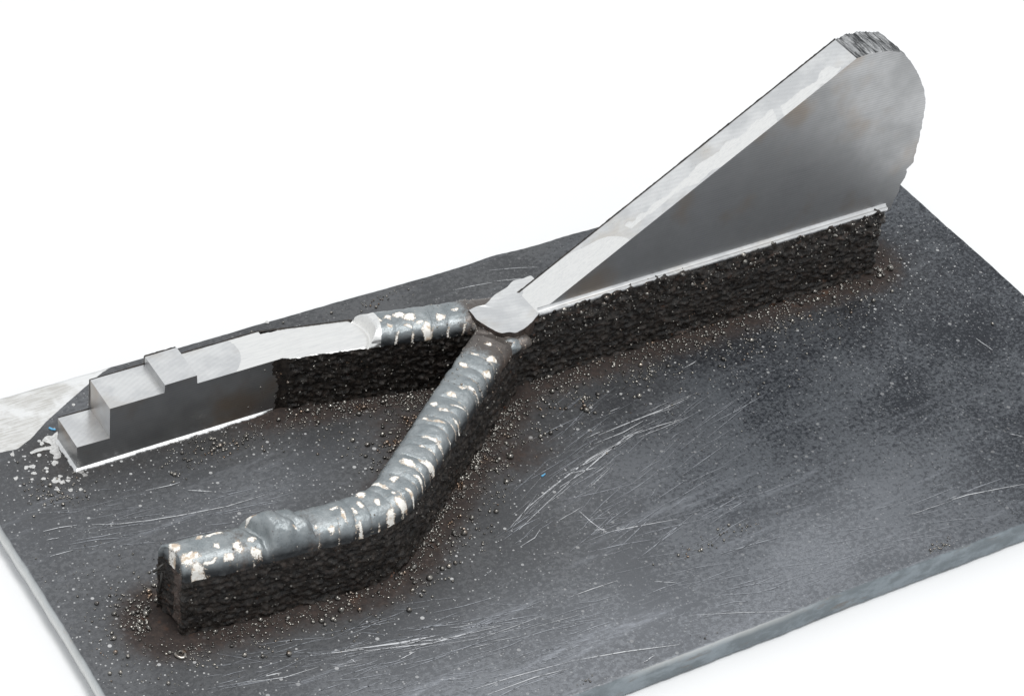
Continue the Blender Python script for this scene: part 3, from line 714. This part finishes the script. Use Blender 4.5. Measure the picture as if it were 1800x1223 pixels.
# ---- polished flat at the junction -----------------------------------------
jp = [(825, 545), (838, 538), (853, 536), (860, 528), (872, 516), (891, 506), (902, 494), (918, 492), (934, 486), (952, 516), (950, 549), (938, 563), (924, 576), (906, 585), (893, 583), (880, 586), (860, 576), (838, 562)]
jz = 48.6
JP = np.array([Pz(p, jz)[:2] for p in jp]); cen = JP.mean(0)
ring, ru = dens(np.vstack([JP, JP[:1]]), .8); ring = ring[:-1]
rad = ring-cen; ring = cen+rad*(1+.035*(fbm(np.arange(len(ring))*.25, .5, seed=101)-.5))[:, None]
Vj, Fj, nr_ = [], [], len(ring)
lev = np.linspace(0, 1, 22)[1:]
pts = [np.r_[cen, jz-1.3*math.exp(-((3/12)**2+(2/14)**2))]]
for l in lev:
    q = cen+(ring-cen)*l
    dish = -1.6*sst(.35, 1.0, l)*0 -1.3*np.exp(-(((q[:, 0]-cen[0]+3)/12)**2+((q[:, 1]-cen[1]-2)/14)**2))*(1-l**4) + .05*np.maximum(q[:, 0]-cen[0]-4, 0)
    pts += list(np.c_[q, jz+dish])
nl = len(lev)
sideV = np.vstack([np.c_[cen+(ring-cen)*(1+.0*q_)+0*q_, np.full(nr_, jz-.02-q_*2.4)] + np.c_[(ring-cen)/np.linalg.norm(ring-cen, axis=1)[:, None]*((fbm(np.arange(nr_)*.2, q_*.8, seed=103)-.3)*1.6*min(q_, 1))[:, None], np.zeros(nr_)] for q_ in range(5)])
Fj = [(0, 1+k, 1+(k+1) % nr_) for k in range(nr_)]
for l in range(nl-1):
    a, b = 1+l*nr_, 1+(l+1)*nr_
    Fj += [(a+k, b+k, b+(k+1) % nr_, a+(k+1) % nr_) for k in range(nr_)]
pj = np.array(pts)
link("junction_flat", make_mesh("junction_flat", pj, Fj, MT['ground'], dict(finish=.15+.25*sst(318, 326, pj[:, 0])+0*pj[:, 0])), part)

link("junction_side", make_mesh("junction_side", sideV, [(q_*nr_+k, (q_+1)*nr_+k, (q_+1)*nr_+(k+1) % nr_, q_*nr_+(k+1) % nr_) for q_ in range(4) for k in range(nr_)], MT['raw'], dict(brown=np.full(len(sideV), .8), endf=np.full(len(sideV), .6))), part)
# lumpy rusty weld round the junction
def lump(c, r, seed, mat, parent, name, sq=(1, 1, 1), **attrs):
    nu, nv_ = 28, 20
    a = np.linspace(0, 2*math.pi, nu); b = np.linspace(0, math.pi, nv_); A_, B_ = np.meshgrid(a, b, indexing='ij')
    d = np.stack([np.cos(A_)*np.sin(B_), np.sin(A_)*np.sin(B_), np.cos(B_)], -1)
    rr = r*(.8+.45*fbm(d[..., 0]*1.4+5, d[..., 1]*1.4+5, d[..., 2]*1.4+5, seed=seed, oct=3))
    V = np.asarray(c)+d*rr[..., None]*np.array(sq)
    return link(name, make_mesh(name, V.reshape(-1, 3), gridF(nu, nv_)[:, ::-1], mat, {k: np.full(nu*nv_, v) for k, v in attrs.items()}), parent)
for k, (p, z, r) in enumerate((((896, 603), 41.5, 5.2), ((866, 588), 41.5, 5.5), ((843, 564), 42, 5.5), ((915, 597), 40.5, 5.0), ((855, 578), 41.0, 5.0))):
    q = Pz(p, z+2); lump((q[0], q[1], z), r, 200+k, MT['bead'], part, "weld_lump", (1.25, 1.1, .85), low=0.0, patch=.2, brown=.85 if k else .3)

# ---- stepped, machined block at the end of the rear arm ----------------------
prof = [(55.0, .4), (55.2, 17.2), (75.0, 16.7), (75.3, 38.5), (108.6, 38.4), (108.9, 44.0), (128.7, 44.2), (129.0, 38.2), (179.0, 38.0), (179.0, .4)]
YK0, YK1 = 269.6, 296.8
steps = None
def jag_x(z): return 178.5+9.0*(fbm(z*.16, .2, seed=111, oct=4)-.5)+3.0*(fbm(z*1.1, .7, seed=112, oct=2)-.5)
zz = np.linspace(38.0, .4, 70); rightedge = [(float(jag_x(z)), float(z)) for z in zz]
fpoly = prof[:8]+rightedge
nF = len(fpoly); Vf = np.array([(x, YK0, z) for x, z in fpoly]); 
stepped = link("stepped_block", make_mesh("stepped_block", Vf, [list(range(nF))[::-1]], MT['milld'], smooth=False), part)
stepped["label"] = "bright machined block cut in three steps"
def face(name, quad, mat, n=14, fin=0.0):
    q = np.array(quad, float); u = np.linspace(0, 1, n); U, V_ = np.meshgrid(u, u, indexing='ij')
    P = (q[0]*((1-U)*(1-V_))[..., None]+q[1]*(U*(1-V_))[..., None]+q[2]*(U*V_)[..., None]+q[3]*((1-U)*V_)[..., None])
    return link(name, make_mesh(name, P.reshape(-1, 3), gridF(n, n), mat, dict(finish=np.full(n*n, fin))), stepped)
for k in range(7):
    (x0, z0), (x1, z1) = prof[k], prof[k+1]
    nm = "riser" if k % 2 == 0 else "step"
    b = .0
    face(nm, [(x0, YK0, z0), (x1, YK0, z1), (x1, YK1, z1), (x0, YK1, z0)], MT['mill'] if k % 2 == 0 else MT['ground'], fin=.12 if k in (3,) else 0.0)
# top behind the third step runs into the ground flat of the arm
n = 60; xs = np.linspace(129.0, 181, n); V = []
for j, y in enumerate(np.linspace(0, 1, 24)):
    V.append(np.c_[xs, YK0+(YK1-YK0)*y+0*xs, np.full(n, 38.15)])
Vt = np.stack(V, 1); arcx = 163-.03*(Vt[..., 1]-288)**2
face_o = link("step", make_mesh("step", Vt.reshape(-1, 3), gridF(n, 24), MT['ground'], dict(finish=(sst(-.6, .6, Vt[..., 0]-arcx)*.62).ravel())), stepped)
# raw torn lip along the far edge of the block
xs = np.linspace(56, 236, 300); top = np.interp(xs, [55, 75, 75.2, 108.6, 108.8, 128.8, 129, 240], [17, 17, 38.3, 38.3, 44, 44, 38.1, 38.1]); yb = np.interp(xs, [55, 180, 205, 231, 240], [YK1, YK1, 290.6, 284.8, 282.6])
rows = []
for k, (dy, dz) in enumerate(((0.02, -.2), (.4, .35), (1.0, .4), (1.8, -1.0), (2.2, -14))):
    rows.append(np.c_[xs, yb+dy, top+(dz*(.2+1.7*vn(xs*.9, k*.3, seed=121)*sst(80, 100, xs)) if dz > 0 else dz)])
link("raw_lip", make_mesh("raw_lip", np.stack(rows, 1).reshape(-1, 3), gridF(300, 5), MT['raw'], dict(brown=np.full(1500, .3))), stepped)
# back face and milled skirt at the foot
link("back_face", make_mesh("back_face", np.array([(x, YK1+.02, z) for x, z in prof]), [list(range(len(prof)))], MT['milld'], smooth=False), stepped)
sk = 260; uu = np.linspace(0, 1, sk)
kx = np.r_[np.full(60, 55.0), np.linspace(55, 178, sk-60)]; ky = np.r_[np.linspace(YK1, YK0, 60), np.full(sk-60, YK0)]
wsk = 1.7+1.6*(fbm(np.arange(sk)*.10, .4, seed=131)-.5)+1.6*(fbm(np.arange(sk)*.5, .4, seed=132)-.5); wsk[-25:] *= np.linspace(1, .2, 25)
ox = np.r_[np.full(60, -1.0), np.linspace(-.7, 0, 12), np.zeros(sk-72)]; oy = np.r_[np.zeros(52), np.linspace(0, -.7, 8), np.full(sk-60, -1.0)]
Vk = np.stack([np.c_[kx, ky, np.full(sk, 1.4)], np.c_[kx+ox*.6, ky+oy*.6, np.full(sk, .85)], np.c_[kx+ox*wsk, ky+oy*wsk, np.full(sk, .7)], np.c_[kx+ox*(wsk+.3), ky+oy*(wsk+.3), np.full(sk, -.1)]], 1)
link("skirt", make_mesh("skirt", Vk.reshape(-1, 3), gridF(sk, 4), MT['ground'], dict(finish=np.full(sk*4, .46))), stepped)

# ---- two burnt wire stubs on the arm's end ----------------------------------
def tube(name, pts, r, mat, parent, nseg=8):
    P = np.array(pts, float); V, F = [], []
    for k, p in enumerate(P):
        t = P[min(k+1, len(P)-1)]-P[max(k-1, 0)]; t /= np.linalg.norm(t)
        a = np.cross(t, [0.3, .9, .2]); a /= np.linalg.norm(a); b = np.cross(t, a)
        for q in range(nseg):
            w = 2*math.pi*q/nseg; V.append(p+r*(a*math.cos(w)+b*math.sin(w)))
    for k in range(len(P)-1):
        for q in range(nseg): F.append((k*nseg+q, k*nseg+(q+1) % nseg, (k+1)*nseg+(q+1) % nseg, (k+1)*nseg+q))
    F += [list(range(nseg))[::-1], list(range((len(P)-1)*nseg, len(P)*nseg))]
    return link(name, make_mesh(name, np.array(V), F, mat), parent)
def Px_(p, x):
    w = R @ np.array([p[0]-CX, p[1]-CY, FPX]); t = (x-CAM[0])/w[0]; return CAM+w*t
tube("wire_stub", [Px_((288, 990), 51.0), Px_((279, 998), 48.0), Px_((269, 1005), 45.0)], .75, MT['wire'], front)
tube("wire_stub", [Px_((285, 1006), 50.0), Px_((283, 1024), 49.6), Px_((280, 1041), 49.8)], .75, MT['wire'], front)

# ------------------------------------------------------------------ spatter
def ico(sub):
    t = (1+5**.5)/2
    v = [(-1, t, 0), (1, t, 0), (-1, -t, 0), (1, -t, 0), (0, -1, t), (0, 1, t), (0, -1, -t), (0, 1, -t), (t, 0, -1), (t, 0, 1), (-t, 0, -1), (-t, 0, 1)]
    f = [(0, 11, 5), (0, 5, 1), (0, 1, 7), (0, 7, 10), (0, 10, 11), (1, 5, 9), (5, 11, 4), (11, 10, 2), (10, 7, 6), (7, 1, 8), (3, 9, 4), (3, 4, 2), (3, 2, 6), (3, 6, 8), (3, 8, 9), (4, 9, 5), (2, 4, 11), (6, 2, 10), (8, 6, 7), (9, 8, 1)]
    v = [np.array(p)/np.linalg.norm(p) for p in v]
    for _ in range(sub):
        cache = {}; nf = []
        def mid(a, b):
            key = (min(a, b), max(a, b))
            if key not in cache:
                m = v[a]+v[b]; v.append(m/np.linalg.norm(m)); cache[key] = len(v)-1
            return cache[key]
        for a, b, c in f:
            x, y, z = mid(a, b), mid(b, c), mid(c, a); nf += [(a, x, z), (b, y, x), (c, z, y), (x, y, z)]
        f = nf
    return np.array(v), np.array(f)
IV, IF = ico(1); IV2, IF2 = ico(2)
def ball_cloud(name, B, mat, parent=None):
    """B rows: x y z r squash"""
    B = np.asarray(B); n = len(B); m = len(IV)
    wob = 1+.35*(rng.random((n, m))-.5)*(rng.random((n, 1)) < .6)
    V = IV[None]*wob[..., None]*B[:, None, 3:4]; V[..., 2] *= B[:, None, 4]
    st = 1+rng.random((n, 1))*.5*(rng.random((n, 1)) < .3); an = rng.random(n)*6.28
    c, s = np.cos(an)[:, None], np.sin(an)[:, None]; xx = V[..., 0]*st; V0 = xx*c-V[..., 1]*s; V1 = xx*s+V[..., 1]*c
    V[..., 0], V[..., 1] = V0, V1
    V += B[:, None, :3]
    F = (IF[None]+np.arange(n)[:, None, None]*m).reshape(-1, 3)
    o = link(name, make_mesh(name, V.reshape(-1, 3), F, mat), parent); o["kind"] = "stuff"; return o
small, big = [], []     # big rows: x y z r squash region
def size(): return min(1.5, .43*math.exp(rng.normal(0, .46)))
REG = {}
def add(px, py, r, reg, sq=.9):
    q = Pz((px, py)); 
    if part_dist(q[0], q[1]) < .2 or q[1] < 3 or q[1] > 340 or q[0] < 3: return
    row = [q[0], q[1], r*sq*.72, r, sq]
    (big if r > 1.0 and reg else small).append(row+[reg])
def along(pix, n, spread, reg, k=1.0, mn=0.0):
    P = np.array(pix, float); d = np.r_[0, np.cumsum(np.linalg.norm(np.diff(P, axis=0), axis=1))]
    for _ in range(int(n*1.35)):
        u = rng.random()*d[-1]; x = np.interp(u, d, P[:, 0]); y = np.interp(u, d, P[:, 1])
        o = mn+rng.exponential(spread); dx, dy = rng.normal(0, 4), o
        add(x+dx, y+dy+rng.normal(0, 2), size()*k, reg)
def cluster(cx, cy, sx, sy, n, reg, k=1.0, rot=0.0):
    for _ in range(int(n*1.35)):
        a, b = rng.normal(0, sx), rng.normal(0, sy)
        add(cx+a*math.cos(rot)-b*math.sin(rot), cy+a*math.sin(rot)+b*math.cos(rot), size()*k, reg)
along([(930, 668), (1100, 620), (1300, 555), (1530, 484)], 620, 22, "blade", 1.05)
along([(930, 668), (1100, 620), (1300, 555), (1530, 484)], 260, 55, "", .8)
for c in ((1020, 705, 26, 8, 34), (960, 700, 30, 10, 40), (1130, 660, 25, 8, 26), (1230, 600, 40, 8, 30), (1380, 560, 40, 8, 26), (905, 720, 22, 12, 34)): cluster(*c, "blade", 1.15, -.3)
cluster(1548, 470, 14, 22, 46, "tip", 1.2); cluster(1545, 478, 10, 6, 18, "tip", 1.7)
along([(915, 690), (870, 745), (820, 822), (770, 905), (735, 960)], 420, 20, "elbow", 1.05, 2)
cluster(860, 790, 30, 26, 150, "elbow", 1.1); cluster(830, 870, 34, 40, 120, "elbow", 1.0); cluster(780, 950, 40, 25, 70, "elbow", 1.0)
cluster(900, 760, 40, 22, 90, "elbow", .95); cluster(875, 842, 26, 26, 90, "", .6)
along([(500, 720), (600, 705), (770, 678)], 330, 14, "armpit", 1.05, 3)
cluster(720, 745, 26, 28, 130, "armpit", 1.15); cluster(690, 790, 14, 16, 40, "armpit", 1.35); cluster(655, 810, 30, 22, 40, "armpit", .95); cluster(740, 710, 22, 12, 70, "armpit", 1.05); cluster(560, 760, 60, 22, 60, "", .8)
along([(300, 825), (480, 728)], 60, 8, "block", .9, 8); cluster(345, 790, 32, 12, 60, "block", 1.0, -.25); cluster(375, 783, 14, 8, 20, "block", 1.3); cluster(430, 765, 30, 12, 24, "block", .95)
cluster(95, 870, 26, 10, 60, "", .9); cluster(90, 850, 36, 18, 26, "foot", 1.2)
along([(345, 1112), (520, 1066), (690, 1016), (740, 965)], 260, 24, "handle", .95, 3); cluster(560, 1080, 60, 18, 60, "handle", 1.15, -.3); cluster(440, 1110, 50, 16, 50, "handle", 1.1, -.3); cluster(740, 1025, 22, 14, 30, "handle", 1.2)
cluster(262, 1085, 24, 16, 110, "end", 1.3); cluster(250, 1070, 36, 34, 130, "end", .9); cluster(280, 1060, 14, 22, 50, "end", 1.1); cluster(230, 1150, 60, 40, 110, "end", .75); cluster(345, 1150, 25, 12, 50, "end", .9); cluster(150, 1050, 60, 70, 60, "", .7)
cluster(1250, 955, 45, 8, 34, "", .8, -.45); cluster(1285, 930, 30, 5, 14, "", 1.1, -.1); cluster(1655, 962, 14, 6, 50, "", .8, -.4); cluster(1035, 1198, 14, 5, 14, "", .9); cluster(1250, 1120, 25, 6, 12, "", .6)
cluster(660, 528, 45, 6, 30, "", .8, -.3); cluster(420, 600, 60, 8, 20, "", .8, -.28); cluster(820, 535, 20, 3, 14, "", .8)
for p in ((1744, 570), (469, 567), (1450, 548), (1475, 596), (720, 800), (655, 1000)): add(*p, 1.0, "")
for (x, y, r, g) in ((890, 848, 1.9, "elbow"), (897, 804, 2.4, "elbow"), (816, 938, 2.3, "elbow"), (836, 824, 2.2, "elbow"), (815, 858, 2.0, "elbow"), (867, 764, 1.7, "elbow"), (968, 762, 1.7, "elbow"), (950, 768, 1.6, "elbow"), (800, 990, 1.5, "elbow"),
                     (646, 783, 1.8, "armpit"), (672, 765, 1.9, "armpit"), (200, 1122, 1.9, "end"), (262, 1040, 2.0, "end"), (170, 1061, 1.5, "end"), (225, 1154, 1.4, "end"), (203, 1147, 1.5, "end"), (193, 1184, 1.3, "end"), (212, 1182, 1.3, "end"), (296, 1201, 1.3, "end"),
                     (506, 1087, 1.5, "handle"), (565, 1092, 1.9, "handle"), (632, 1072, 1.8, "handle"), (585, 1089, 1.8, "handle"), (719, 1073, 1.8, "handle"), (789, 996, 1.7, "handle"), (777, 1000, 1.6, "handle"), (508, 1150, 1.9, "handle"), (430, 1152, 1.6, "handle"),
                     (1030, 722, 2.2, "blade"), (1256, 596, 1.9, "blade"), (1320, 600, 2.0, "blade"), (1535, 530, 1.7, "tip"), (1466, 532, 1.4, "blade")):
    add(x, y, r*.82, g)
ball_cloud("fine_spatter", [r[:5] for r in small], MT['spat'])
bpy.data.objects["fine_spatter"]["label"] = "fine grains of steel spatter strewn over the plate round the part"
INFO = {"blade": ("round spatter bead on the plate along the foot of the black wall under the blade", "spatter beads along the blade"),
        "tip": ("round spatter bead on the plate at the far end of the black wall", "spatter beads by the blade end"),
        "elbow": ("round spatter bead on the brown plate beside the sloping inner stretch of the curved arm", "spatter beads beside the curved arm"),
        "armpit": ("round spatter bead on the plate in the fork between rear arm and curved arm", "spatter beads in the fork"),
        "block": ("round spatter bead on the plate along the foot of the bright stepped block", "spatter beads by the stepped block"),
        "foot": ("round spatter bead on the plate off the lowest step of the bright block", "spatter beads off the lowest step"),
        "handle": ("round spatter bead on the plate along the straight outer side of the curved arm", "spatter beads along the arm's outer side"),
        "end": ("round spatter bead on the plate around the blunt brown end of the curved arm", "spatter beads round the arm's blunt end")}
variants = []
for k in range(6):
    w = 1+.22*(vn(IV2[:, 0]*1.3+k*9, IV2[:, 1]*1.3, IV2[:, 2]*1.3, seed=k)-.5)
    v = (IV2*w[:, None]); v[:, 0] *= 1+.12*k/5
    me = bpy.data.meshes.new("spatter_bead"); me.from_pydata((v*S).tolist(), [], IF2.tolist()); me.polygons.foreach_set("use_smooth", np.ones(len(IF2), bool)); me.materials.append(MT['spat']); me.update(); variants.append(me)
big.sort(key=lambda r: -r[3])
rest = big[290:]
if rest: ball_cloud("spatter_grains", [r[:5] for r in rest], MT['spat'])["label"] = "loose scatter of small steel spatter grains near the part"
for k, r in enumerate(big[:290]):
    o = bpy.data.objects.new("spatter_bead", variants[k % 6]); sc.collection.objects.link(o)
    o.location = W(r[:3]); o.scale = (r[3], r[3], r[3]*r[4]); o.rotation_euler = (0, 0, rng.random()*6.28)
    tag(o, INFO[r[5]][0], "spatter bead", INFO[r[5]][1])
# grains stuck to the rough walls and on the beads
def stuck(g, n, parent, name, j0, j1, k=1.0, i0=0, zmin=1.0):
    Q = g['Q']; B = []
    while len(B) < n:
        i = int(rng.integers(i0, Q.shape[0])); j = int(rng.integers(j0, j1)); p = Q[i, j]
        if p[2] < zmin: continue
        r = size()*k; B.append([*p, r, .95])
    ball_cloud(name, B, MT['spat'], parent)
stuck(gB, 420, wall, "stuck_spatter", 3, 70, .85); stuck(gB, 360, wall, "stuck_spatter", 46, 74, 1.25)
stuck(gR, 230, rear, "stuck_spatter", 2, nw2, .8); stuck(gR, 60, rear, "stuck_spatter", nw2, nw2+nb2, .8, i0=int(len(sN2)*.72))
stuck(gF, 260, front, "stuck_spatter", 2, nw, .7); stuck(gF, 150, front, "stuck_spatter", nw, nw+nbd, .7, i0=int(len(sN)*.78)); stuck(gF, 40, front, "stuck_spatter", nw, nw+nbd, .6)

# flattened, ground-off spatter at the foot of the block
SPL = [(22, 799, 1.6), (46, 822, 2.0), (57, 821, 1.9), (60, 832, 1.7), (28, 841, 1.5), (99, 845, 3.0), (110, 848, 2.0), (56, 843, 1.2), (76, 842, 1.3), (82, 823, 1.3), (83, 829, 1.3), (119, 845, 1.7), (106, 837, 1.4), (120, 840, 1.5), (101, 861, 1.4), (124, 862, 1.7), (143, 830, 2.0), (149, 835, 1.7), (142, 860, 1.4), (129, 712, 1.3), (470, 567, 1.8),
       (73, 780, 1.9), (69, 800, 1.6), (97, 814, 2.6)]
for k, (x, y, r) in enumerate(SPL):
    q = Pz((x, y)); a = np.linspace(0, 2*math.pi, 22, endpoint=False); rr = r*(.25+1.35*fbm(np.cos(a)*1.5+k*3, np.sin(a)*1.5, seed=140, oct=3))
    hh = .36+.02*(k % 9); rr = rr*.85
    V = [(q[0], q[1], hh)]+[(q[0]+rr[i]*math.cos(a[i]), q[1]+rr[i]*math.sin(a[i]), hh-.02) for i in range(22)]+[(q[0]+1.06*rr[i]*math.cos(a[i]), q[1]+1.06*rr[i]*math.sin(a[i]), -.1) for i in range(22)]
    F = [(0, 1+i, 1+(i+1) % 22) for i in range(22)]+[(1+i, 23+i, 23+(i+1) % 22, 1+(i+1) % 22) for i in range(22)]
    o = link("flattened_spatter", make_mesh("flattened_spatter", np.array(V), F, MT['splat'], smooth=False))
    if x > 400: tag(o, "single flat pale drop of spatter on the plate behind the rear arm", "spatter")
    elif y < 750: tag(o, "single flat pale drop of spatter behind the lowest step of the block", "spatter")
    else: tag(o, "flat pale drop of ground-off spatter on the plate off the lowest step", "spatter", "flattened drops off the lowest step")

sm = [(365, 715), (345, 728), (330, 745), (300, 742), (285, 750), (265, 775), (290, 786), (312, 790), (328, 808), (300, 812), (250, 820), (215, 832), (185, 850), (200, 860), (235, 846), (270, 836), (318, 830), (312, 848), (345, 865), (332, 890), (358, 892), (382, 884), (388, 860), (374, 835), (366, 800), (364, 760)]
sp_ = np.array([Pz((x/3.598, 560+y/3.598))[:2] for x, y in sm]); rg, _ = dens(np.vstack([sp_, sp_[:1]]), .35); rg = rg[:-1]; ns_ = len(rg)
rg = rg+.5*(np.c_[fbm(np.arange(ns_)*.35, .1, seed=150), fbm(np.arange(ns_)*.35, .7, seed=151)]-.5)
tag(link("spatter_smear", make_mesh("spatter_smear", np.vstack([np.c_[rg, np.full(ns_, .5)], np.c_[rg, np.full(ns_, -.1)]]), [list(range(ns_))]+[(k, ns_+k, ns_+(k+1) % ns_, (k+1) % ns_) for k in range(ns_)], MT['splat'], smooth=False)), "bright flat smear of ground-off spatter touching the lowest step of the block", "spatter")
# burst bead, open like a ring, by the corner of the arm
q = Pz((318, 1151)); V, F = [], []; na, nb_ = 22, 9
for i in range(na):
    a = 2*math.pi*i/na
    for j in range(nb_):
        b = 2*math.pi*j/nb_; rr = 2.3+1.05*math.cos(b)*(1+.3*math.sin(3*a))
        V.append((q[0]+rr*math.cos(a)*1.05, q[1]+rr*math.sin(a), .7+1.0*math.sin(b)*(1+.25*math.cos(2*a))))
for i in range(na):
    for j in range(nb_): F.append((i*nb_+j, ((i+1) % na)*nb_+j, ((i+1) % na)*nb_+(j+1) % nb_, i*nb_+(j+1) % nb_))
tag(link("spatter_ring", make_mesh("spatter_ring", np.array(V), F, MT['spat'])), "ring-shaped burst spatter bead on the plate by the lower corner of the arm's blunt end", "spatter ring")
# two blue flecks
def fleck(p, ang, l, w, label):
    q = Pz(p); c, s = math.cos(ang), math.sin(ang); V = []
    for z in (.05, .8):
        for (a, b) in ((-l, -w), (-.2*l, -w*1.3), (l, -w*.6), (l*.9, w), (.1*l, w*.7), (-l, w*.8)):
            V.append((q[0]+a*c-b*s, q[1]+a*s+b*c, z+.25*abs(a)/l))
    F = [list(range(6))[::-1], list(range(6, 12))]+[(k, (k+1) % 6, 6+(k+1) % 6, 6+k) for k in range(6)]
    tag(link("blue_fleck", make_mesh("blue_fleck", np.array(V), F, MT['blue'], smooth=False)), label, "fleck")
fleck((92, 755), -.9, 2.1, .55, "small bright blue fleck on the plate behind the lowest step")
fleck((955, 836), .25, 1.6, .38, "tiny bright blue fleck on the bare plate beside the scratches")
